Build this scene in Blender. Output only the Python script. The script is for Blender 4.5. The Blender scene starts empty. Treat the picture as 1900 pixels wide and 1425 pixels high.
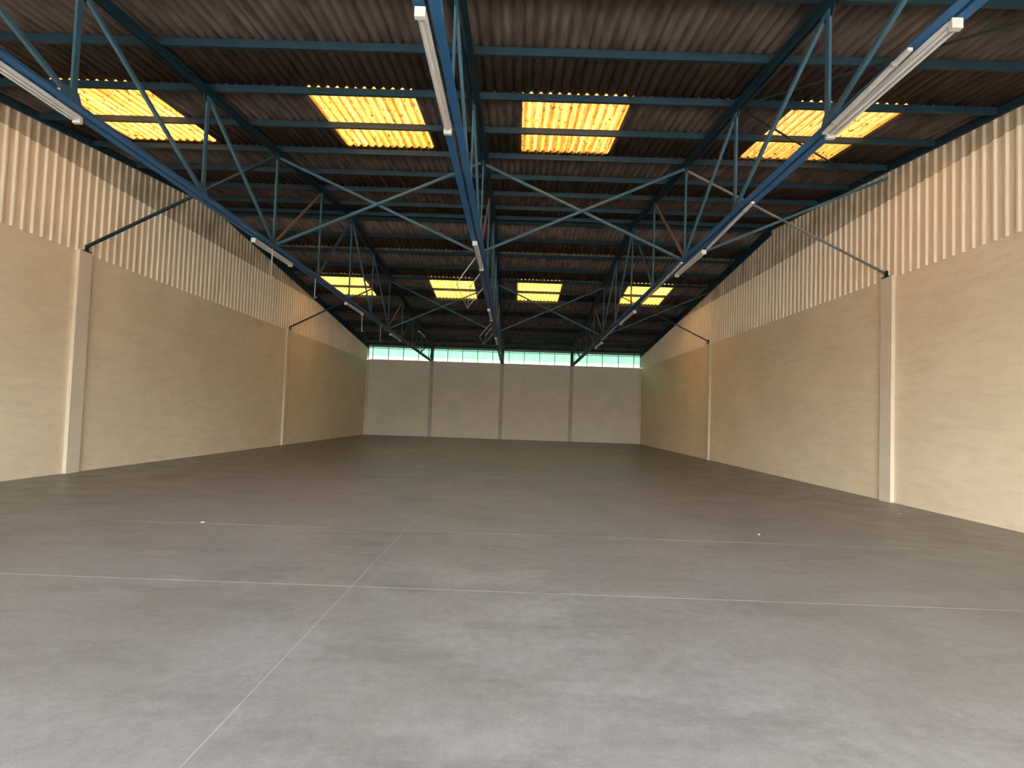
import bpy, math, random
from mathutils import Vector, Matrix
random.seed(4)
scene = bpy.context.scene
C = scene.collection

# ------------------------------------------------------------------ camera
F_PX, CY = 830.0, 743.85
PITCH, ROLL, YAW, CAM_Z = .0312, .0342, -.0059, 1.744
f0 = Vector((math.sin(YAW)*math.cos(PITCH), math.cos(YAW)*math.cos(PITCH), math.sin(PITCH)))
r0 = Vector((math.cos(YAW), -math.sin(YAW), 0))
u0 = r0.cross(f0)
cr, sr = math.cos(ROLL), math.sin(ROLL)
rt, up = cr*r0 + sr*u0, -sr*r0 + cr*u0
cam_data = bpy.data.cameras.new('camera')
cam_data.sensor_width = 36
cam_data.lens = F_PX/1900*36
cam_data.shift_y = (CY-712.5)/1900
cam_data.clip_start = .05
cam_data.clip_end = 300
cam = bpy.data.objects.new('camera', cam_data)
C.objects.link(cam)
cam.matrix_world = Matrix(((rt.x, up.x, -f0.x, 0), (rt.y, up.y, -f0.y, 0), (rt.z, up.z, -f0.z, CAM_Z), (0, 0, 0, 1)))
scene.camera = cam

# ------------------------------------------------------------------ sky, sun, exposure
world = bpy.data.worlds.new('sky')
scene.world = world
world.use_nodes = True
bg = world.node_tree.nodes['Background']
SUN_DIR = Vector((-.74, .06, .67)).normalized()
sky = world.node_tree.nodes.new('ShaderNodeTexSky')
sky.sky_type = 'NISHITA'
sky.sun_disc = False
sky.sun_elevation = math.asin(SUN_DIR.z)
sky.sun_rotation = math.atan2(SUN_DIR.x, SUN_DIR.y)
sky.air_density = 1.0
sky.dust_density = 5.0
sky.ozone_density = 1.0
hs = world.node_tree.nodes.new('ShaderNodeHueSaturation')
hs.inputs['Saturation'].default_value = .25          # thin white haze
world.node_tree.links.new(sky.outputs['Color'], hs.inputs['Color'])
world.node_tree.links.new(hs.outputs['Color'], bg.inputs['Color'])
bg.inputs['Strength'].default_value = .80
sun_data = bpy.data.lights.new('sun', 'SUN')
sun_data.energy = 3.6
sun_data.color = (1, .94, .84)
sun_data.angle = .03
sun = bpy.data.objects.new('sun', sun_data)
C.objects.link(sun)
sun.location = (-60, -20, 60)
sun.rotation_euler = (-SUN_DIR).to_track_quat('-Z', 'Y').to_euler()
vs = scene.view_settings
vs.view_transform = 'Standard'
vs.look = 'None'
vs.gamma = 1
vs.use_curve_mapping = False
vs.exposure = 2.95
try:
    scene.cycles.use_denoising = True
    scene.cycles.max_bounces = 12
    scene.cycles.diffuse_bounces = 8
    scene.cycles.transmission_bounces = 8
    scene.cycles.sample_clamp_indirect = 6
except Exception:
    pass

# ------------------------------------------------------------------ dimensions (metres), front wall and doorway assumed, the rest read from the photograph
XL, XT, XR, D = -10.606, (-5.976, -.956, 3.973), 8.915, 31.71
YF = -6.0                                   # unseen front wall and open doorway, set back to flatten the daylight falloff
Y6, PAN = 15.6435, 2.47                     # ridge, truss panel
SN, SF = .1275, .140                        # roof slopes: near half, far half
HW, HWIN = 5.368, 6.26                      # top of the masonry, head of the far windows
DOOR = (-9.9, 8.2, 5.45)                     # doorway: left, right, height


def yk(k):
    return Y6 + (k-6)*PAN


def pz(y):                                  # centre line of the purlins
    return 8.66 - (SN*(Y6-y) if y < Y6 else SF*(y-Y6))


def zt(y):                                  # top chord centre
    return pz(y) - .12


def zb(y):                                  # bottom chord centre
    return 5.64 if y < 13 else 5.64 - (y-13)/(D-13)*.25


# ------------------------------------------------------------------ materials
def new_mat(name):
    m = bpy.data.materials.new(name)
    m.use_nodes = True
    nt = m.node_tree
    b = nt.nodes['Principled BSDF']
    return m, nt, b


def pos_vec(nt, scale=(1, 1, 1)):
    g = nt.nodes.new('ShaderNodeNewGeometry')
    mp = nt.nodes.new('ShaderNodeMapping')
    mp.inputs['Scale'].default_value = scale
    nt.links.new(g.outputs['Position'], mp.inputs['Vector'])
    return mp.outputs['Vector']


def noise(nt, vec, scale, detail=4, rough=.55, lo=.3, hi=.7):
    n = nt.nodes.new('ShaderNodeTexNoise')
    n.inputs['Scale'].default_value = scale
    n.inputs['Detail'].default_value = detail
    n.inputs['Roughness'].default_value = rough
    nt.links.new(vec, n.inputs['Vector'])
    r = nt.nodes.new('ShaderNodeMapRange')
    r.inputs['From Min'].default_value = lo
    r.inputs['From Max'].default_value = hi
    nt.links.new(n.outputs['Fac'], r.inputs['Value'])
    return r.outputs['Result']


def mix(nt, fac, a, b, mode='MIX'):
    m = nt.nodes.new('ShaderNodeMix')
    m.data_type = 'RGBA'
    m.blend_type = mode
    for sock, v in ((m.inputs[0], fac), (m.inputs[6], a), (m.inputs[7], b)):
        if isinstance(v, (tuple, list)):
            sock.default_value = (*v[:3], 1)
        elif isinstance(v, (int, float)):
            sock.default_value = v
        else:
            nt.links.new(v, sock)
    return m.outputs[2]


def bump(nt, bsdf, height, strength, dist=.02):
    b = nt.nodes.new('ShaderNodeBump')
    b.inputs['Strength'].default_value = strength
    b.inputs['Distance'].default_value = dist
    nt.links.new(height, b.inputs['Height'])
    nt.links.new(b.outputs['Normal'], bsdf.inputs['Normal'])


def plain(name, ca, cb, scale=3, rough=.6, vscale=(1, 1, 1), spec=.3, bstr=0, metal=0):
    m, nt, b = new_mat(name)
    v = pos_vec(nt, vscale)
    f = noise(nt, v, scale)
    nt.links.new(mix(nt, f, ca, cb), b.inputs['Base Color'])
    b.inputs['Roughness'].default_value = rough
    b.inputs['Specular IOR Level'].default_value = spec
    b.inputs['Metallic'].default_value = metal
    if bstr:
        bump(nt, b, noise(nt, v, scale*6), bstr)
    return m


def floor_mat():
    m, nt, b = new_mat('polished_concrete')
    v = pos_vec(nt)
    big = noise(nt, v, .38, 3, .6, .35, .65)
    mid = noise(nt, pos_vec(nt, (.8, 1.2, 1)), 1.6, 6, .68, .36, .66)
    fine = noise(nt, v, 9, 6, .8, .34, .66)
    smear = noise(nt, pos_vec(nt, (.5, 1.6, 1)), 1.3, 8, .8, .50, .68)
    grit = noise(nt, v, 70, 3, .8, .2, .8)
    c = mix(nt, big, (.285, .275, .257), (.36, .357, .348))
    c = mix(nt, mix(nt, .55, mid, fine), mix(nt, .55, c, (.11, .105, .098)), c)
    c = mix(nt, mix(nt, .30, (0, 0, 0), smear, 'MULTIPLY'), c, c)
    c2 = nt.nodes.new('ShaderNodeMix')
    c2.data_type = 'RGBA'
    sc = nt.nodes.new('ShaderNodeMath')
    sc.operation = 'MULTIPLY'
    sc.inputs[1].default_value = .68
    nt.links.new(smear, sc.inputs[0])
    nt.links.new(sc.outputs[0], c2.inputs[0])
    nt.links.new(c, c2.inputs[6])
    c2.inputs[7].default_value = (.15, .146, .138, 1)
    # darker, browner margins along both walls, paler in the middle
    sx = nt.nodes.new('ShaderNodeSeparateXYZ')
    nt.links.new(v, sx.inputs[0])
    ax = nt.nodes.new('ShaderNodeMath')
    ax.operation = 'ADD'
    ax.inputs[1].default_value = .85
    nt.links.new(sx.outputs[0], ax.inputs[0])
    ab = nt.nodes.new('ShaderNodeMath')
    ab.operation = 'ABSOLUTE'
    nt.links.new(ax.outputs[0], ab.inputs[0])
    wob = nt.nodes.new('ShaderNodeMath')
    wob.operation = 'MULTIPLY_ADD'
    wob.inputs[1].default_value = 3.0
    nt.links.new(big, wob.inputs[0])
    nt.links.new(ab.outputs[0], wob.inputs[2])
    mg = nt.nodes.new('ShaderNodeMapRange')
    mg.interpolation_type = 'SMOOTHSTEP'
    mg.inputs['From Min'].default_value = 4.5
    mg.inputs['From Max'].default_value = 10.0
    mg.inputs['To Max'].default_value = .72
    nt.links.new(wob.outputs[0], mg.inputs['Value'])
    margin_tone = nt.nodes.new('ShaderNodeMix')
    margin_tone.data_type = 'RGBA'
    nt.links.new(mg.outputs['Result'], margin_tone.inputs[0])
    nt.links.new(c2.outputs[2], margin_tone.inputs[6])
    margin_tone.inputs[7].default_value = (.115, .104, .088, 1)
    g2 = nt.nodes.new('ShaderNodeMath')
    g2.operation = 'MULTIPLY_ADD'
    g2.inputs[1].default_value = .34
    g2.inputs[2].default_value = .88
    nt.links.new(grit, g2.inputs[0])
    hsv = nt.nodes.new('ShaderNodeHueSaturation')
    nt.links.new(g2.outputs[0], hsv.inputs['Value'])
    nt.links.new(margin_tone.outputs[2], hsv.inputs['Color'])
    nt.links.new(hsv.outputs['Color'], b.inputs['Base Color'])
    rr = nt.nodes.new('ShaderNodeMapRange')
    rr.inputs['To Min'].default_value = .30
    rr.inputs['To Max'].default_value = .46
    nt.links.new(mid, rr.inputs['Value'])
    nt.links.new(rr.outputs['Result'], b.inputs['Roughness'])
    b.inputs['Specular IOR Level'].default_value = .35
    bump(nt, b, fine, .06, .01)
    return m


def wall_mat(name, ca, cb):
    m, nt, b = new_mat(name)
    v = pos_vec(nt)
    g = nt.nodes.new('ShaderNodeSeparateXYZ')
    nt.links.new(v, g.inputs[0])
    ad = nt.nodes.new('ShaderNodeMath')
    nt.links.new(g.outputs[0], ad.inputs[0])
    nt.links.new(g.outputs[1], ad.inputs[1])
    cb_ = nt.nodes.new('ShaderNodeCombineXYZ')
    nt.links.new(ad.outputs[0], cb_.inputs[0])
    nt.links.new(g.outputs[2], cb_.inputs[1])
    br = nt.nodes.new('ShaderNodeTexBrick')
    br.inputs['Scale'].default_value = 1
    br.inputs['Brick Width'].default_value = .4
    br.inputs['Row Height'].default_value = .2
    br.inputs['Mortar Size'].default_value = .012
    br.inputs['Mortar Smooth'].default_value = .9
    br.inputs['Color1'].default_value = (1, 1, 1, 1)
    br.inputs['Color2'].default_value = (.93, .93, .93, 1)
    br.inputs['Mortar'].default_value = (.55, .55, .55, 1)
    nt.links.new(cb_.outputs[0], br.inputs['Vector'])
    big = noise(nt, v, .7, 4, .6, .35, .65)
    streak = noise(nt, pos_vec(nt, (1, 1, 5)), 1.3, 7, .78, .46, .66)
    fine = noise(nt, v, 14, 5, .8, .3, .7)
    patch = noise(nt, v, 3.1, 6, .75, .58, .75)
    c = mix(nt, big, ca, cb)
    s = nt.nodes.new('ShaderNodeMath')
    s.operation = 'MULTIPLY'
    s.inputs[1].default_value = .30
    nt.links.new(streak, s.inputs[0])
    c = mix(nt, s.outputs[0], c, tuple(x*.72 for x in ca))
    s2 = nt.nodes.new('ShaderNodeMath')
    s2.operation = 'MULTIPLY'
    s2.inputs[1].default_value = .28
    nt.links.new(patch, s2.inputs[0])
    c = mix(nt, s2.outputs[0], c, tuple(x*.62 for x in ca))
    c = mix(nt, .05, c, br.outputs['Color'], 'MULTIPLY')
    nt.links.new(c, b.inputs['Base Color'])
    b.inputs['Roughness'].default_value = .85
    b.inputs['Specular IOR Level'].default_value = .15
    bm = mix(nt, .8, br.outputs['Color'], fine)
    bump(nt, b, bm, .18, .012)
    return m


def translucent_mat(name, clear, stain, amount, vscale, nscale, dots=0.0, see=0.0):
    m = bpy.data.materials.new(name)
    m.use_nodes = True
    nt = m.node_tree
    nt.nodes.clear()
    out = nt.nodes.new('ShaderNodeOutputMaterial')
    t = nt.nodes.new('ShaderNodeBsdfTranslucent')
    d = nt.nodes.new('ShaderNodeBsdfDiffuse')
    ms = nt.nodes.new('ShaderNodeMixShader')
    ms.inputs[0].default_value = .12
    f = noise(nt, pos_vec(nt, vscale), nscale, 6, .7, .5-.25*amount, .5+.30)
    c = mix(nt, f, clear, stain)
    if dots:
        tc = nt.nodes.new('ShaderNodeTexCoord')
        sx = nt.nodes.new('ShaderNodeSeparateXYZ')
        nt.links.new(tc.outputs['Object'], sx.inputs[0])
        mm = nt.nodes.new('ShaderNodeMath')
        mm.operation = 'MULTIPLY'
        mm.inputs[1].default_value = 2*math.pi/((1.05+.022)/6)
        nt.links.new(sx.outputs[0], mm.inputs[0])
        co = nt.nodes.new('ShaderNodeMath')
        co.operation = 'COSINE'
        nt.links.new(mm.outputs[0], co.inputs[0])
        mr = nt.nodes.new('ShaderNodeMapRange')          # dirt lying in the valleys of the sheet
        mr.inputs['From Min'].default_value = -.35
        mr.inputs['From Max'].default_value = -1.0
        nt.links.new(co.outputs[0], mr.inputs['Value'])
        vn = noise(nt, pos_vec(nt, (6, .9, 1)), 3.0, 5, .7, .30, .62)
        vm = nt.nodes.new('ShaderNodeMath')
        vm.operation = 'MULTIPLY'
        nt.links.new(mr.outputs['Result'], vm.inputs[0])
        nt.links.new(vn, vm.inputs[1])
        c = mix(nt, vm.outputs[0], c, stain)
        p = noise(nt, pos_vec(nt, (1, .45, 1)), 17, 4, .65, .575, .64)
        s = nt.nodes.new('ShaderNodeMath')
        s.operation = 'MULTIPLY'
        s.inputs[1].default_value = dots
        nt.links.new(p, s.inputs[0])
        c = mix(nt, s.outputs[0], c, tuple(x*.35 for x in stain))
    nt.links.new(c, t.inputs['Color'])
    nt.links.new(c, d.inputs['Color'])
    nt.links.new(t.outputs[0], ms.inputs[1])
    nt.links.new(d.outputs[0], ms.inputs[2])
    if see:
        tr = nt.nodes.new('ShaderNodeBsdfTransparent')
        nt.links.new(c, tr.inputs['Color'])
        m2 = nt.nodes.new('ShaderNodeMixShader')
        m2.inputs[0].default_value = see
        nt.links.new(ms.outputs[0], m2.inputs[1])
        nt.links.new(tr.outputs[0], m2.inputs[2])
        ms = m2
    nt.links.new(ms.outputs[0], out.inputs['Surface'])
    return m


M = {
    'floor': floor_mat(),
    'joint': plain('joint_sealant', (.47, .45, .41), (.53, .51, .47), 4, .8),
    'wall': wall_mat('painted_block_wall', (.74, .63, .445), (.80, .69, .50)),
    'wall_far': wall_mat('painted_far_wall', (.66, .61, .51), (.72, .665, .56)),
    'pilaster': plain('smooth_painted_concrete', (.64, .565, .43), (.69, .61, .465), 1.5, .8),
    'column_grey': plain('grey_concrete_column', (.40, .36, .32), (.46, .42, .37), 2, .8),
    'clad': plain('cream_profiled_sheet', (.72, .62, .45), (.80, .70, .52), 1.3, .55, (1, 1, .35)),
    'clad_upper': plain('stained_shaded_profiled_sheet', (.30, .245, .165), (.54, .45, .32), 2.2, .6, (1, 1, .5)),  # upper tier: stains plus light falloff towards the roof, both in the colour
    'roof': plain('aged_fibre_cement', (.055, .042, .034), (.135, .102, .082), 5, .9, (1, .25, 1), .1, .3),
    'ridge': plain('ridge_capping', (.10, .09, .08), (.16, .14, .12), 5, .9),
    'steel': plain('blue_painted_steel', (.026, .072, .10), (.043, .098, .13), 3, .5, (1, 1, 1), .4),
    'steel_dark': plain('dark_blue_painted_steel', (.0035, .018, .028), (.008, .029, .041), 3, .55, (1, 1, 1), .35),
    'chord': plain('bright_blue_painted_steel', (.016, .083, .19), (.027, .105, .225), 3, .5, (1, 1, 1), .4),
    'steel_grey': plain('greyed_steel', (.11, .12, .115), (.16, .165, .155), 3, .6),
    'black_steel': plain('blackened_steel', (.006, .010, .012), (.012, .018, .02), 3, .6),
    'rust': plain('rusty_primer_steel', (.12, .085, .06), (.17, .115, .08), 5, .7),
    'wire': plain('bare_grey_rod', (.32, .30, .27), (.42, .39, .34), 8, .5, (1, 1, 1), .4),
    'white': plain('white_enamel', (.50, .47, .42), (.56, .53, .48), 4, .4),
    'tube': plain('glass_tube', (.55, .54, .51), (.60, .59, .56), 4, .25),
    'frame': plain('window_frame_steel', (.16, .20, .20), (.22, .26, .26), 4, .6),
    'scrap': plain('paper', (.85, .84, .8), (.9, .9, .86), 4, .8),
    'yard': plain('yard_concrete', (.24, .235, .22), (.30, .29, .275), .5, .9),
    'skylight': translucent_mat('stained_yellow_fibreglass', (.425, .315, .145), (.24, .10, .02), 1.0, (5.7, .20, 1), 1.6, .9),
    'skylight_far': translucent_mat('yellow_fibreglass', (.455, .345, .14), (.33, .20, .055), .8, (5.7, .20, 1), 1.6, .4),
    'pane_green': translucent_mat('greenish_ribbed_pane', (.265, .38, .305), (.19, .31, .225), .8, (4, 1, .5), 1.6, 0, .62),
    'pane_pale': translucent_mat('pale_ribbed_pane', (.40, .455, .37), (.33, .39, .31), .6, (3, 1, 1), 2, 0, .62),
}


# ------------------------------------------------------------------ mesh helpers
class MB:
    def __init__(s):
        s.v, s.f = [], []

    def add(s, verts, faces):
        n = len(s.v)
        s.v += [tuple(x) for x in verts]
        s.f += [tuple(i+n for i in f) for f in faces]
        return s

    def box(s, a, b):
        x0, y0, z0 = a
        x1, y1, z1 = b
        return s.add([(x0, y0, z0), (x1, y0, z0), (x1, y1, z0), (x0, y1, z0), (x0, y0, z1), (x1, y0, z1), (x1, y1, z1), (x0, y1, z1)],
                     [(0, 3, 2, 1), (4, 5, 6, 7), (0, 1, 5, 4), (1, 2, 6, 5), (2, 3, 7, 6), (3, 0, 4, 7)])

    def prism(s, prof, p, q, side):
        """extrude the polygon prof [(a along side, b along up)] from p to q"""
        p, q = Vector(p), Vector(q)
        d = (q-p).normalized()
        sd = Vector(side)
        sd = (sd - d*sd.dot(d)).normalized()
        u = sd.cross(d)
        if u.z < 0 or (abs(u.z) < 1e-6 and u.y > 0):
            u = -u
        n = len(prof)
        vs_ = [p + sd*a + u*b for a, b in prof] + [q + sd*a + u*b for a, b in prof]
        fs = [(i, (i+1) % n, n+(i+1) % n, n+i) for i in range(n)]
        fs += [tuple(range(n))[::-1], tuple(range(n, 2*n))]
        return s.add(vs_, fs)

    def bar(s, p, q, w, h, side):
        return s.prism([(-w/2, -h/2), (w/2, -h/2), (w/2, h/2), (-w/2, h/2)], p, q, side)

    def tube(s, p, q, r, n=8):
        d = (Vector(q)-Vector(p)).normalized()
        side = Vector((1, 0, 0)) if abs(d.x) < .8 else Vector((0, 1, 0))
        return s.prism([(r*math.cos(2*math.pi*i/n), r*math.sin(2*math.pi*i/n)) for i in range(n)], p, q, side)

    def mesh(s, name, mat, off=(0, 0, 0)):
        me = bpy.data.meshes.new(name)
        me.from_pydata([(x-off[0], y-off[1], z-off[2]) for x, y, z in s.v], [], s.f)
        me.materials.append(mat)
        me.update()
        import bmesh
        bm = bmesh.new()
        bm.from_mesh(me)
        bmesh.ops.recalc_face_normals(bm, faces=bm.faces)
        bm.to_mesh(me)
        bm.free()
        return me


def props(o, label=None, cat=None, group=None, kind=None):
    for k_, v_ in (('label', label), ('category', cat), ('group', group), ('kind', kind)):
        if v_:
            o[k_] = v_
    return o


def empty(name, loc, **kw):
    o = bpy.data.objects.new(name, None)
    o.location = loc
    C.objects.link(o)
    return props(o, **kw)


def part(name, mb, mat, parent, label=None):
    """mesh given in world coordinates, hung under parent"""
    off = [0, 0, 0]
    p = parent
    while p is not None:
        off = [a+b for a, b in zip(off, p.location)]
        p = p.parent
    xs, ys, zs = zip(*mb.v)
    c = ((min(xs)+max(xs))/2, (min(ys)+max(ys))/2, min(zs))
    o = bpy.data.objects.new(name, mb.mesh(name, mat, c))
    o.location = [a-b for a, b in zip(c, off)]
    o.parent = parent
    C.objects.link(o)
    return props(o, label=label)


def top(name, mb, mat, **kw):
    xs, ys, zs = zip(*mb.v)
    c = ((min(xs)+max(xs))/2, (min(ys)+max(ys))/2, min(zs))
    o = bpy.data.objects.new(name, mb.mesh(name, mat, c))
    o.location = c
    C.objects.link(o)
    return props(o, **kw)


# ------------------------------------------------------------------ floor: slabs parted by filled saw cuts
TH = .25
fl = top('floor', MB().box((XL-TH, YF-.6, -.30), (XR+TH, D+TH, -.02)), M['joint'], kind='structure',
         label='grey polished concrete floor with pale saw cut joints')
GAP = .0042
xs_ = [XL, -1.545, XR]
ys_ = [YF-.6, 4.46, 6.60, D]
for i in range(2):
    for j in range(3):
        x0, x1, y0, y1 = xs_[i], xs_[i+1], ys_[j], ys_[j+1]
        g0x, g1x = (GAP if i else 0), (GAP if i == 0 else 0)
        g0y, g1y = (GAP if j else 0), (GAP if j < 2 else 0)
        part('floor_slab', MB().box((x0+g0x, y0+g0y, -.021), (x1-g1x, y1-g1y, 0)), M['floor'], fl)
# filler stands just below the slab tops
part('joint_filler', MB().box((-1.545-GAP, YF-.6, -.02), (-1.545+GAP, 12.0, -.0012)), M['joint'], fl)
part('joint_filler', MB().box((XL, 4.46-GAP*.8, -.02), (XR, 4.46+GAP*.8, -.0012)), M['joint'], fl)
part('joint_filler', MB().box((XL, 6.60-GAP*.8, -.02), (XR, 6.60+GAP*.8, -.0012)), M['joint'], fl)
top('ground', MB().box((-40, -45, -.35), (40, YF-.6, -.03)), M['yard'], kind='structure', label='pale concrete yard in front of the doorway')

# ------------------------------------------------------------------ walls
wl = top('wall_left', MB().box((XL-TH, YF, 0), (XL, D, HW)), M['wall'], kind='structure', label='left wall of cream painted blockwork under profiled sheeting')
wr = top('wall_right', MB().box((XR, YF, 0), (XR+TH, D, HW)), M['wall'], kind='structure', label='right wall of cream painted blockwork under profiled sheeting')
wb = top('wall_back', MB().box((XL-TH, D, 0), (XR+TH, D+TH, HW-.02)), M['wall_far'], kind='structure', label='far end wall of beige painted blockwork below the window band')
zr_ = pz(YF)+.03
mbf = MB()
mbf.box((XL-TH, YF-TH, 0), (DOOR[0], YF, zr_))
mbf.box((DOOR[1], YF-TH, 0), (XR+TH, YF, zr_))
mbf.box((DOOR[0], YF-TH, DOOR[2]), (DOOR[1], YF, zr_))
top('wall_front', mbf, M['wall'], kind='structure', label='unseen front wall around the wide doorway, set back to even the daylight')

PIL = .30
for wall, x, sgn in ((wl, XL, 1), (wr, XR, -1)):
    for k in (4, 8):
        yc = yk(k)
        w = .32 if k == 4 else .36
        part('pilaster', MB().box((min(x, x+sgn*.085), yc-w/2, 0), (max(x, x+sgn*.085), yc+w/2, HW-.01)), M['pilaster'], wall)
for x in XT:
    part('pilaster', MB().box((x-.13, D-.05, 0), (x+.13, D, HW-.02)), M['column_grey'], wb)
for x, s in ((XL, 1), (XR, -1)):
    part('corner_pilaster', MB().box((min(x, x+s*.14), D-.10, 0), (max(x, x+s*.14), D, HW-.02)), M['pilaster'], wb)


# profiled wall sheeting: trapezoid ribs every 200 mm, five to a sheet, two tiers lapping at about 7.3 m
def clad_sheet(xw, sgn, y0, y1, zlo, zhi_fn, proud):
    pts = []
    y = y0
    while y < y1-1e-4:
        e = min(y+.2, y1)
        for dy, dp in ((0, 0), (.105, 0), (.13, .038), (.165, .038), (.19, 0)):
            if y+dy <= e:
                pts.append((y+dy, dp))
        y += .2
    pts.append((y1, 0))
    mb = MB()
    n = len(pts)
    vv = []
    for off in (proud, proud-.004):
        for yy, dp in pts:
            vv.append((xw+sgn*(off+dp), yy, zlo))
        for yy, dp in pts:
            vv.append((xw+sgn*(off+dp), yy, zhi_fn(yy)))
    ff = []
    for i in range(n-1):
        ff.append((i, i+1, n+i+1, n+i))
        ff.append((2*n+i, 3*n+i, 3*n+i+1, 2*n+i+1))
        ff.append((i, 2*n+i, 2*n+i+1, i+1))
        ff.append((n+i, n+i+1, 3*n+i+1, 3*n+i))
    ff.append((0, n, 3*n, 2*n))
    ff.append((n-1, 3*n-1, 4*n-1, 2*n-1))
    mb.add(vv, ff)
    return mb


for wall, xw, sgn, lap in ((wl, XL, 1, 7.32), (wr, XR, -1, 7.25)):
    y = YF
    while y < D-.01:
        e = min(y+1.0, D)
        topz = lambda yy: pz(yy)+.085
        lo_top = min(lap+.08, min(topz(y), topz(e))-.02)
        part('cladding_sheet', clad_sheet(xw, sgn, y, e-.002, HW-.05, lambda yy: min(lap+.06, topz(yy)), .001), M['clad'], wall)
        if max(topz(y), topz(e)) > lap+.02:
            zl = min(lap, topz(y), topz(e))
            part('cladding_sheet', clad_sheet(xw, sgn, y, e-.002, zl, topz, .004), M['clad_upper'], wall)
        y += 1.0
    # back of the wall above the masonry, so that no daylight comes in between the ribs
    m_ = MB()
    xo = xw - sgn*.06
    m_.add([(xo, YF, HW), (xo, Y6, HW), (xo, D, HW), (xo, D, pz(D)+.135), (xo, Y6, pz(Y6)+.135), (xo, YF, pz(YF)+.135)] +
           [(xo-sgn*.03, a, b) for a, b in ((YF, HW), (Y6, HW), (D, HW), (D, pz(D)+.135), (Y6, pz(Y6)+.135), (YF, pz(YF)+.135))],
           [(0, 1, 4, 5), (1, 2, 3, 4), (6, 7, 10, 11), (7, 8, 9, 10), (0, 1, 7, 6), (1, 2, 8, 7), (2, 3, 9, 8), (3, 4, 10, 9), (4, 5, 11, 10), (5, 0, 6, 11)])
    part('outer_skin', m_, M['clad'], wall)

# ------------------------------------------------------------------ far window band, one window to a bay
bays = [(XL, XT[0]), (XT[0], XT[1]), (XT[1], XT[2]), (XT[2], XR)]
mull = [(-10.23, -9.11, -8.04, -6.96), (-4.88, -3.81, -2.73, -1.66), (-.50, .59, 1.68, 2.76), (5.05, 6.14, 7.29, 8.38)]
wlabel = ['band window of ribbed greenish panes in the left end bay', 'band window of ribbed greenish panes left of the middle truss',
          'band window of ribbed greenish panes right of the middle truss', 'band window of ribbed greenish panes in the right end bay']


def ribbed(x0, x1, z0, z1, y):
    n = max(4, int(round((x1-x0)/.076)))*4
    vv = []
    for off in (0, .003):
        for z in (z0, z1):
            for i in range(n+1):
                a = i/4*2*math.pi
                vv.append((x0+(x1-x0)*i/n, y+off+.009*math.sin(a), z))
    m = n+1
    ff = []
    for i in range(n):
        ff += [(i, i+1, m+i+1, m+i), (2*m+i, 3*m+i, 3*m+i+1, 2*m+i+1), (i, 2*m+i, 2*m+i+1, i+1), (m+i, m+i+1, 3*m+i+1, 3*m+i)]
    ff += [(0, m, 3*m, 2*m), (m-1, 3*m-1, 4*m-1, 2*m-1)]
    return MB().add(vv, ff)


ZS, ZM = HW-.02, 5.62
for wi, (a, b) in enumerate(bays):
    x0, x1 = a+(.05 if wi else .04), b-(.05 if wi < 3 else .04)
    w = empty('window_%d' % (wi+1), ((x0+x1)/2, D+.12, ZS), kind='structure', label=wlabel[wi])
    part('sill_rail', MB().box((x0, D+.02, ZS), (x1, D+.20, ZS+.03)), M['white'], w)
    part('head_rail', MB().box((x0, D+.06, HWIN), (x1, D+.16, HWIN+.05)), M['frame'], w)
    part('head_board', MB().box((x0-.12, D+.06, HWIN+.05), (x1+.12, D+.10, pz(D)+.045)), M['frame'], w)
    part('transom', MB().box((x0, D+.07, HWIN-.10), (x1, D+.13, HWIN-.065)), M['frame'], w)
    edges = [x0] + list(mull[wi]) + [x1]
    for e in edges:
        hw_ = .055 if e in (x0, x1) else .02
        part('mullion', MB().box((e-hw_, D+.03, ZS+.03), (e+hw_, D+.115, HWIN)), M['frame'], w)
    for e0, e1 in zip(edges[:-1], edges[1:]):
        p = part('pane', ribbed(e0, e1, ZM, HWIN, D+.12), M['pane_green'], w)
        p = part('lower_pane', ribbed(e0, e1, ZS+.03, ZM+.01, D+.125), M['pane_pale'], w)

# ------------------------------------------------------------------ roof: corrugated sheets one by one, two-sheet skylights among them
ceil = empty('ceiling', (0, Y6, 8.7), kind='structure', label='pitched underside of dark corrugated fibre cement roof sheets')
SW, WAVES, AMP = 1.05, 6, .027
GX = -.06


def corr_mesh(name, length, width, waves, mat, amp=AMP, thick=.007):
    n = waves*8
    vv = []
    for off in (0, thick):
        for y in (0, length):
            for i in range(n+1):
                vv.append((width*i/n, y, off + amp*(math.cos(2*math.pi*i/8) + .30*math.cos(4*math.pi*i/8) - .15)))
    m = n+1
    ff = []
    for i in range(n):
        ff += [(i, i+1, m+i+1, m+i), (2*m+i, 3*m+i, 3*m+i+1, 2*m+i+1), (i, 2*m+i, 2*m+i+1, i+1), (m+i, m+i+1, 3*m+i+1, 3*m+i)]
    ff += [(0, m, 3*m, 2*m), (m-1, 3*m-1, 4*m-1, 2*m-1)]
    mb = MB().add(vv, ff)
    me = mb.mesh(name, mat)
    me.polygons.foreach_set('use_smooth', [True]*len(me.polygons))
    return me


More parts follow.
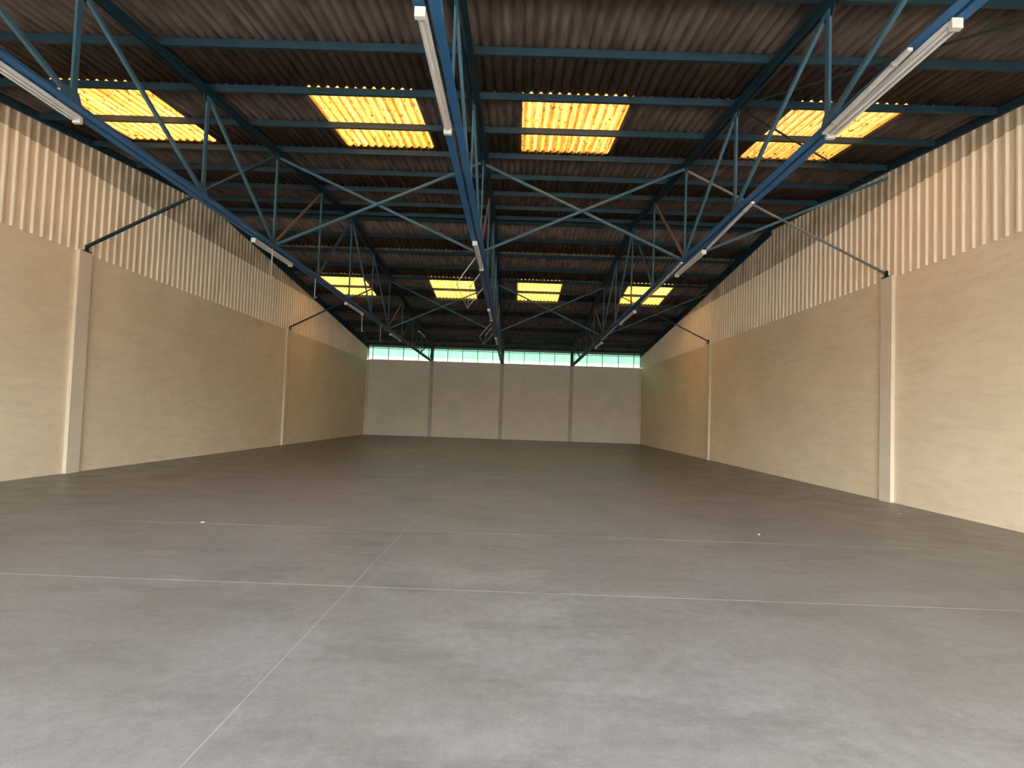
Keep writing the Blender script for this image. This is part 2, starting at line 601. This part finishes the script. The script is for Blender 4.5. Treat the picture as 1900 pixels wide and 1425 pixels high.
sky_cols = {-9: 0, -8: 0, -4: 1, -3: 1, 0: 2, 1: 2, 5: 3, 6: 3}
sky_names = ['nearest the left wall', 'just left of the middle truss', 'just right of the middle truss', 'nearest the right wall']
LAP = .16
mesh_cache = {}
rows = [('n', k) for k in (0, 1, 2, 3, 4, 5)] + [('f', k) for k in (7, 8, 9, 10, 11, 12, 12.5)]
skylights = {}
for side, k in rows:
    if side == 'n':                      # local +y runs up the slope towards the ridge
        y0, y1 = yk(k), yk(k+1)
        s, sg = SN, 1
    else:                                # k is the lower end here; local +y runs up towards the ridge, i.e. -Y
        y0, y1 = (yk(k), yk(k-1)) if k <= 12 else (D+.55, yk(12))
        s, sg = SF, -1
    ang = math.atan(s)
    run = abs(y1-y0)
    L = run/math.cos(ang) + (LAP if abs(k-round(k)) < .1 else 0)
    tilt = ang - .010/L*1.0              # the lower end rides over the sheet below it
    ylow = y0 - sg*(L*math.cos(ang)-run)
    zlow = pz(min(max(ylow, -2), 40)) + .06 + AMP + .012
    for c in range(-11, 9):
        is_sky = c in sky_cols and ((side == 'n' and k == 3) or (side == 'f' and k == 9))
        key = (round(L, 3), is_sky, side if is_sky else '')
        if key not in mesh_cache:
            mesh_cache[key] = corr_mesh('skylight_sheet' if is_sky else 'roof_sheet', L, SW+.022, WAVES, M[('skylight' if side == 'n' else 'skylight_far') if is_sky else 'roof'])
        me = mesh_cache[key]
        x = GX + c*SW
        if is_sky:
            sid = (side, sky_cols[c])
            if sid not in skylights:
                ym = (y0+y1)/2
                lab = 'yellow stained translucent skylight in the %s row, %s' % ('near' if side == 'n' else 'far', sky_names[sid[1]])
                skylights[sid] = empty('skylight', (x+SW, ym, pz(ym)+.06), label=lab, cat='skylight',
                                       group='roof skylights in the %s row' % ('near' if side == 'n' else 'far'))
            par = skylights[sid]
            o = bpy.data.objects.new('translucent_sheet', me)
        else:
            par = ceil
            o = bpy.data.objects.new('roof_sheet', me)
        C.objects.link(o)
        o.parent = par
        jit = random.uniform(-.002, .002)
        if sg == 1:
            o.location = Vector((x, ylow, zlow+jit+.0015*(c % 2))) - Vector(par.location)
            o.rotation_euler = (tilt, 0, 0)
        else:
            o.location = Vector((x+SW+.022, ylow, zlow+jit+.0015*(c % 2))) - Vector(par.location)
            o.rotation_euler = (tilt, 0, math.pi)
for y0, y1 in ((YF-.45, -4.2), (-4.25, -1.7), (-1.75, yk(0)+.06)):     # unseen full-width lengths added over the hall extension that evens out daylight
    ang = math.atan(SN)
    o = bpy.data.objects.new('entrance_roof_sheet', corr_mesh('entrance_roof_sheet', (y1-y0)/math.cos(ang), 20*SW, 120, M['roof']))
    o.parent = ceil
    o.location = Vector((GX-11*SW, y0, pz(y0)+.06+AMP+.012)) - Vector(ceil.location)
    o.rotation_euler = (ang, 0, 0)
    C.objects.link(o)
rz = pz(Y6)+.17
mb = MB()
for s_, sl in ((-1, SN), (1, SF)):
    mb.add([(XL-.2, Y6, rz), (XR+.45, Y6, rz), (XR+.45, Y6+s_*.30, rz-.30*sl), (XL-.2, Y6+s_*.30, rz-.30*sl),
            (XL-.2, Y6, rz+.012), (XR+.45, Y6, rz+.012), (XR+.45, Y6+s_*.30, rz-.30*sl+.012), (XL-.2, Y6+s_*.30, rz-.30*sl+.012)],
           [(0, 1, 2, 3), (4, 5, 6, 7), (0, 1, 5, 4), (1, 2, 6, 5), (2, 3, 7, 6), (3, 0, 4, 7)])
part('ridge_cap', mb, M['ridge'], ceil)

# ------------------------------------------------------------------ purlins
ordn = ['first', 'second', 'third', 'fourth', 'fifth', 'sixth', 'seventh', 'eighth', 'ninth', 'tenth', 'eleventh', 'twelfth', 'thirteenth', 'fourteenth']
CP = [(-.028, -.06), (.028, -.06), (.028, -.052), (-.020, -.052), (-.020, .052), (.028, .052), (.028, .06), (-.028, .06)]


def purlin(k, nth, side):
    y = yk(k)
    z = pz(y)
    s = SN if k < 6 else -SF
    mb = MB()
    ca, sa = math.cos(math.atan(s)), math.sin(math.atan(s))
    prof = [(a*ca - b*sa, a*sa + b*ca) for a, b in CP]
    vv = [(XL+.11, y+a, z+b) for a, b in prof] + [(XR-.11, y+a, z+b) for a, b in prof]
    n = len(prof)
    ff = [(i, (i+1) % n, n+(i+1) % n, n+i) for i in range(n)] + [(0, 1, 2, 3), (0, 3, 4, 7), (4, 5, 6, 7), (8, 9, 10, 11), (8, 11, 12, 15), (12, 13, 14, 15)]
    mb.add(vv, ff)
    near = side == 'near'
    lab = 'blue steel purlin, %s from the ridge on the %s roof slope' % (ordn[nth], side)
    if nth == 0:
        lab = 'blue steel ridge purlin along the top of the %s roof slope' % side
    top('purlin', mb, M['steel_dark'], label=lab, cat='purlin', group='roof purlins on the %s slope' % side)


for i, k in enumerate([5.93, 5.5, 5, 4.5, 4, 3.5, 3, 2.5, 2, 1.5, 1, .5, 0]):
    purlin(k, i, 'near')
for i, k in enumerate([6.07, 6.55, 7.05, 7.55, 8.02, 8.5, 9, 9.5, 10, 10.5, 11, 11.5, 12, 12.42]):
    purlin(k, i, 'far')

# edge rafters that carry the purlins along the side walls, deepened as roof shade in the far half
for x, s, nm in ((XL, 1, 'left'), (XR, -1, 'right')):
    r = empty('edge_rafter', (x+s*.06, Y6, pz(Y6)-.2), label='dark steel rafter along the top of the %s wall sheeting, deepened as shade in the far half' % nm, cat='rafter', group='edge rafters')
    xa, xb = sorted((x+s*.045, x+s*.105))
    for nm2, ya, yb, dep in (('near_rafter', YF+.02, Y6, .10), ('far_rafter_shade', Y6, D-.02, .27)):
        part(nm2, MB().add([(xx, yy, pz(yy)+o_) for yy in (ya, yb) for xx, o_ in ((xa, -dep), (xb, -dep), (xb, .055), (xa, .055))],
             [(0, 1, 2, 3), (4, 5, 6, 7), (0, 1, 5, 4), (1, 2, 6, 5), (2, 3, 7, 6), (3, 0, 4, 7)]), M['steel_dark'], r)

# ------------------------------------------------------------------ trusses
tlabel = ['blue steel lattice roof truss nearest the left wall', 'blue steel lattice roof truss in the middle of the hall', 'blue steel lattice roof truss nearest the right wall']
Lp = .11


def angle_prof(sgn, leg, t, gap, flip=False):
    """L section standing beside the truss plane, horizontal leg outward"""
    b0 = leg/2 if flip else -leg/2
    tt = -t if flip else t
    pts = [(sgn*gap, b0), (sgn*(gap+leg), b0), (sgn*(gap+leg), b0+tt), (sgn*(gap+t), b0+tt), (sgn*(gap+t), -b0), (sgn*gap, -b0)]
    return pts


for ti, x in enumerate(XT):
    t = empty('roof_truss', (x, Y6, 5.3), label=tlabel[ti], cat='truss', group='lattice roof trusses')
    ks = list(range(0, 13))
    # bottom chord: two angles, camber ends on the wall heads
    for sgn in (-1, 1):
        pr = angle_prof(sgn, Lp, .011, .022)
        mb = MB()
        ys = [YF+.05, 13.0, D-.03]
        for a, b in zip(ys[:-1], ys[1:]):
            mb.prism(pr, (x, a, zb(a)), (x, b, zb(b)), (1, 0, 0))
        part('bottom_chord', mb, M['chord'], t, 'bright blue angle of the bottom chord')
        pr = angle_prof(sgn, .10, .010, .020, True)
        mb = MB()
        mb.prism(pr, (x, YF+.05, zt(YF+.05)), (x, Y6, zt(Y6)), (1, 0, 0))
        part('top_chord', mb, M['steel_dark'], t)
        mb = MB()
        mb.prism(pr, (x, Y6, zt(Y6)), (x, D-.03, zt(D-.03)), (1, 0, 0))
        part('top_chord', mb, M['steel_dark'], t)
    for k in ks:
        y = yk(k)
        big = k in (0, 1, 2, 3, 9, 10, 11, 12)
        wv = .072 if k < 9 else .06
        part('vertical', MB().bar((x, y, zb(y)-.02), (x, y, zt(y)+.02), .036, wv, (1, 0, 0)), M['steel'], t)
        part('gusset_plate', MB().add([(x-.006, y-.20, zb(y)-.05), (x-.006, y+.16, zb(y)-.05), (x-.006, y+.07, zb(y)+.20), (x-.006, y-.13, zb(y)+.20),
                                       (x+.006, y-.20, zb(y)-.05), (x+.006, y+.16, zb(y)-.05), (x+.006, y+.07, zb(y)+.20), (x+.006, y-.13, zb(y)+.20)],
                                      [(0, 3, 2, 1), (4, 5, 6, 7), (0, 1, 5, 4), (1, 2, 6, 5), (2, 3, 7, 6), (3, 0, 4, 7)]), M['steel'], t)
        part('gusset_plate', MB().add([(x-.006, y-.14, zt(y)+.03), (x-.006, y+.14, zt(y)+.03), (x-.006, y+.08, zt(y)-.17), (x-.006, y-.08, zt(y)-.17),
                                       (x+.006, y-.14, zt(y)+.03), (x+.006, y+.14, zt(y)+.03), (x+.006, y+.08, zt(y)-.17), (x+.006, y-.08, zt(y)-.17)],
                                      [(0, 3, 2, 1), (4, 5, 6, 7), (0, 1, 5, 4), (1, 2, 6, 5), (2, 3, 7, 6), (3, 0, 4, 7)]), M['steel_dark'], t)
    diag = [(0, 1), (1, 2), (2, 3), (3, 4)]          # (top node, bottom node)
    diag += [(5, 4), (6, 5), (6, 7), (7, 8)]
    diag += [(9, 8), (10, 9), (11, 10), (12, 11)]
    for a, b in diag:
        ya, yb = yk(a), yk(b)
        rusty = (a, b) in ((5, 4), (9, 8))
        w_ = .06 if not rusty else .05
        part('diagonal', MB().bar((x, ya, zt(ya)-.04), (x, yb, zb(yb)+.06), .05, w_, (1, 0, 0)), M['rust' if rusty else 'steel'], t,
             'rusty brown diagonal' if rusty else None)
    part('end_post', MB().box((x-.085, D-.16, zb(D)-.06), (x+.085, D-.02, pz(D)-.04)), M['steel_dark'], t)
    part('end_post', MB().box((x-.085, YF+.02, zb(0)-.06), (x+.085, YF+.16, pz(YF)-.04)), M['steel_dark'], t)
    part('knee_strut', MB().bar((x, D-.9, zb(D-.9)+.03), (x, D-.12, HWIN+.02), .045, .05, (1, 0, 0)), M['steel_dark'], t)

# ------------------------------------------------------------------ sway bracing between trusses at the pilaster lines
brace_rows = [(4, 'near row'), (8, 'far row')]


def brace(p, q, lab, mat, grp, w=.055):
    mb = MB().prism([(-w/2, -w/2), (w/2, -w/2), (w/2, -w/2+.008), (-w/2+.008, -w/2+.008), (-w/2+.008, w/2), (-w/2, w/2)], p, q, (0, 1, 0))
    top('cross_brace', mb, mat, label=lab, cat='brace', group=grp)


for k, nm in brace_rows:
    y = yk(k)
    g = 'cross braces of the ' + nm
    tz, bz = zt(y)-.10, zb(y)+.02
    st = M['steel']
    brace((XL+.10, y-.02, HW+.10), (XT[0]-.06, y-.04, tz), 'dark steel brace from left pilaster head to left truss, ' + nm, M['steel_dark'], g)
    for i, (a, b, nl) in enumerate(((0, 1, 'left and middle trusses'), (1, 2, 'middle and right trusses'))):
        brace((XT[a]+.10, y-.05, bz), (XT[b]-.06, y-.05, tz), 'blue steel brace rising rightward between %s, %s' % (nl, nm), st, g)
        brace((XT[a]+.06, y+.03, tz), (XT[b]-.10, y+.03, bz), 'blue steel brace falling rightward between %s, %s' % (nl, nm), st, g)
    brace((XT[2]+.10, y-.05, bz), (XR-.12, y-.05, pz(y)-.28), 'blue steel brace from right truss up to right wall top, ' + nm, st, g)
    brace((XT[2]+.06, y+.03, tz), (XR-.10, y+.03, HW+.10), 'thin grey brace from right truss down to right pilaster head, ' + nm, M['steel_grey'] if k == 4 else M['steel_dark'], g, .04)
    for x, s, sd in ((XL, 1, 'left'), (XR, -1, 'right')):
        b = empty('pilaster_bracket', (x+s*.10, y, HW-.02), label='small dark steel bracket on %s wall pilaster head, %s of bracing' % (sd, nm), cat='bracket', group='pilaster brackets')
        part('bracket_plate', MB().box((min(x+s*.03, x+s*.13), y-.10, HW-.02), (max(x+s*.03, x+s*.13), y+.10, HW)), M['steel_dark'], b)
        part('bracket_post', MB().box((min(x+s*.06, x+s*.11), y-.03, HW), (max(x+s*.06, x+s*.11), y+.03, HW+.14)), M['steel_dark'], b)

# thin rods crossing under the roof in the right hand bay
for (xa, ya), (xb, yb), lab in (((XT[2]+.05, yk(3)), (XR-.13, 11.35), 'thin dark roof tie rod running from the right truss towards the far right'),
                                ((XT[2]+.05, yk(3)-.1), (XR-.13, 4.3), 'thin dark roof tie rod running from the right truss towards the near right')):
    top('tie_rod', MB().bar((xa, ya, pz(ya)-.085), (xb, yb, pz(yb)-.085), .028, .028, (0, 1, 0)), M['black_steel'], label=lab, cat='rod', group='roof tie rods of the right bay')


# ------------------------------------------------------------------ fluorescent battens under the bottom chords
def batten(x, y0, y1, z, lab, twin=False, tilt=0.0, lean=0.0):
    t = empty('fluorescent_batten', (x, (y0+y1)/2, z-.09), label=lab, cat='light fitting', group='fluorescent battens under the trusses')
    z0, z1 = z-tilt/2, z+tilt/2
    xa, xb = x-lean/2, x+lean/2
    w = .052
    hs_ = part('housing', MB().prism([(-w, 0), (-w*.75, -.035), (w*.75, -.035), (w, 0), (w, .012), (-w, .012)], (xa, y0, z0), (xb, y1, z1), (1, 0, 0)), M['white'], t)
    offs = (-.032, .032) if twin else (0,)
    for o_ in offs:
        part('tube', MB().tube((xa+o_, y0+.05, z0-.060), (xb+o_, y1-.05, z1-.060), .015, 10), M['tube'], t)
    for yy, zz, xx in ((y0, z0, xa), (y1, z1, xb)):
        part('end_cap', MB().box((xx-w, yy-.012, zz-.085), (xx+w, yy+.03, zz+.012)), M['white'], hs_)
    for f_ in (.2, .8):
        yy = y0+(y1-y0)*f_
        part('hanger_clip', MB().box((x-.02, yy-.012, z), (x+.02, yy+.012, zb(yy)-.055 if zb(yy)-.055 > z+.02 else z+.03)), M['wire'], hs_)


zc = 5.64-.055
batten(XT[0]-.07, 4.2, 5.9, zc-.015, 'white twin fluorescent batten on the left truss, closest to the front', True)
batten(XT[0]-.08, 10.02, 11.70, zc-.035, 'white fluorescent batten on the left truss, second from the front', True)
batten(XT[0]-.08, 15.62, 17.28, zb(16.4)-.09, 'white fluorescent batten on the left truss, third from the front')
batten(XT[0]-.06, 21.25, 23.0, zb(22)-.09, 'white fluorescent batten on the left truss, fourth from the front')
batten(XT[0]+.02, 27.0, 28.7, zt(28)-.16, 'white strip standing in for the lit top chord of the left truss close to the end wall')  # added batten shape, stands in for light on the top chord
batten(XT[1]-.06, 4.10, 5.85, zc-.040, 'white fluorescent batten on the middle truss, closest to the front')
batten(XT[1]-.035, 9.85, 11.5, zc-.03, 'white drooping fluorescent batten on the middle truss, second from the front', False, -.03, .03)
batten(XT[1]-.08, 15.9, 17.6, zb(16.6)-.085, 'white fluorescent batten on the middle truss, third from the front')
batten(XT[1]-.06, 21.4, 23.1, zb(22)-.085, 'white fluorescent batten on the middle truss, fourth from the front')
batten(4.0, 4.08, 5.74, zc-.018, 'white twin fluorescent batten on the right truss, closest to the front', True)
batten(XT[2]+.12, 9.86, 11.5, zc-.04, 'white fluorescent batten on the right truss, second from the front', True)
batten(XT[2]+.10, 15.5, 17.5, zb(16.5)-.08, 'white fluorescent batten on the right truss, third from the front')
batten(XT[2]+.12, 21.4, 23.0, zb(22)-.14, 'white fluorescent batten on the right truss, fourth from the front')

# white plastic conduit in lengths beside the right truss
for (a, b, lab) in (((3.835, 4.38, 5.535), (3.90, 5.72, 5.535), 'white loose conduit length beside the front batten of the right truss'),
                    ((3.98, 7.6, 5.535), (4.11, 9.72, 5.535), 'white conduit length under the right truss, before the second batten'),
                    ((3.90, 10.66, 5.535), (4.00, 14.48, 5.51), 'white conduit length under the right truss, after the second batten'),
                    ((3.98, 18.2, 5.46), (4.02, 21.0, 5.43), 'white conduit length under the right truss, after the third batten')):
    m_ = empty('conduit', a, label=lab, cat='conduit', group='conduit lengths along the right truss')
    ch_ = part('conduit_channel', MB().bar(a, b, .05, .035, (1, 0, 0)), M['white'], m_)
    for f_ in (.15, .85):
        c_ = Vector(a).lerp(Vector(b), f_)
        part('conduit_clip', MB().box((c_.x-.032, c_.y-.015, c_.z-.022), (c_.x+.032, c_.y+.015, c_.z+.024)), M['wire'], ch_)

# rods left hanging from the left truss
for i, (y, z0) in enumerate(((10.72, 4.87), (13.07, 4.99), (17.17, 4.77), (19.55, 4.82))):
    r = empty('hanger_rod', (XT[0], y, z0), label='thin grey rod hanging below the left truss, %s from the front' % ordn[i], cat='rod', group='rods hanging below the left truss')
    part('rod', MB().tube((XT[0]-.03, y, z0), (XT[0]-.03, y, zb(y)-.05), .014, 6), M['wire'], r)
    part('hook', MB().tube((XT[0]-.03, y, z0), (XT[0]+.04, y+.02, z0+.03), .012, 6), M['wire'], r)

# wire frames slung from the middle truss
for ya, ym, yb, lab in ((10.9, 12.2, 13.5, 'bent wire frame hanging off the middle truss in front of a far skylight'),
                        (18.4, 19.3, 20.6, 'bent wire frame hanging off the middle truss near the end wall')):
    r = empty('wire_frame', (XT[1]-.4, ym, 4.95), label=lab, cat='frame', group='wire frames slung from the middle truss')
    xo, zo = -1.55, 4.97
    for y in (ya, ym, yb):
        frac = .62 if y == ym else 1.0
        p0 = Vector((XT[1]-.125, y, zb(y)-.05))
        p1 = Vector((xo, y+.15, zo))
        part('arm', MB().tube(p0, p0.lerp(p1, frac), .013, 6), M['wire'], r)
    part('lower_bar', MB().tube((xo, ya+.15, zo), (xo, yb+.15, zo), .013, 6), M['wire'], r)
    part('tie', MB().tube((xo, yb+.15, zo), (XT[1]-.35, ym+.1, zb(ym)-.33), .010, 6), M['wire'], r)

# ------------------------------------------------------------------ scraps on the floor
for (x, y, s, lab) in ((-4.55, 6.65, .03, 'small white paper scrap lying on the floor joint to the left'), (3.9, 7.1, .02, 'tiny white scrap lying on the bare floor to the right'),
                       (7.9, 9.2, .025, 'small pale scrap lying near the right wall')):
    top('paper_scrap', MB().add([(x-s, y-s*.6, 0.001), (x+s*.8, y-s*.8, 0.001), (x+s, y+s*.7, .004), (x-s*.6, y+s, 0.001), (x, y, s*.5), (x+s*.3, y+s*.3, s*.4)],
        [(0, 1, 4), (1, 2, 5), (1, 5, 4), (2, 3, 5), (3, 4, 5), (3, 0, 4), (0, 3, 2, 1)]), M['scrap'], label=lab, cat='scrap', group='scraps on the floor')
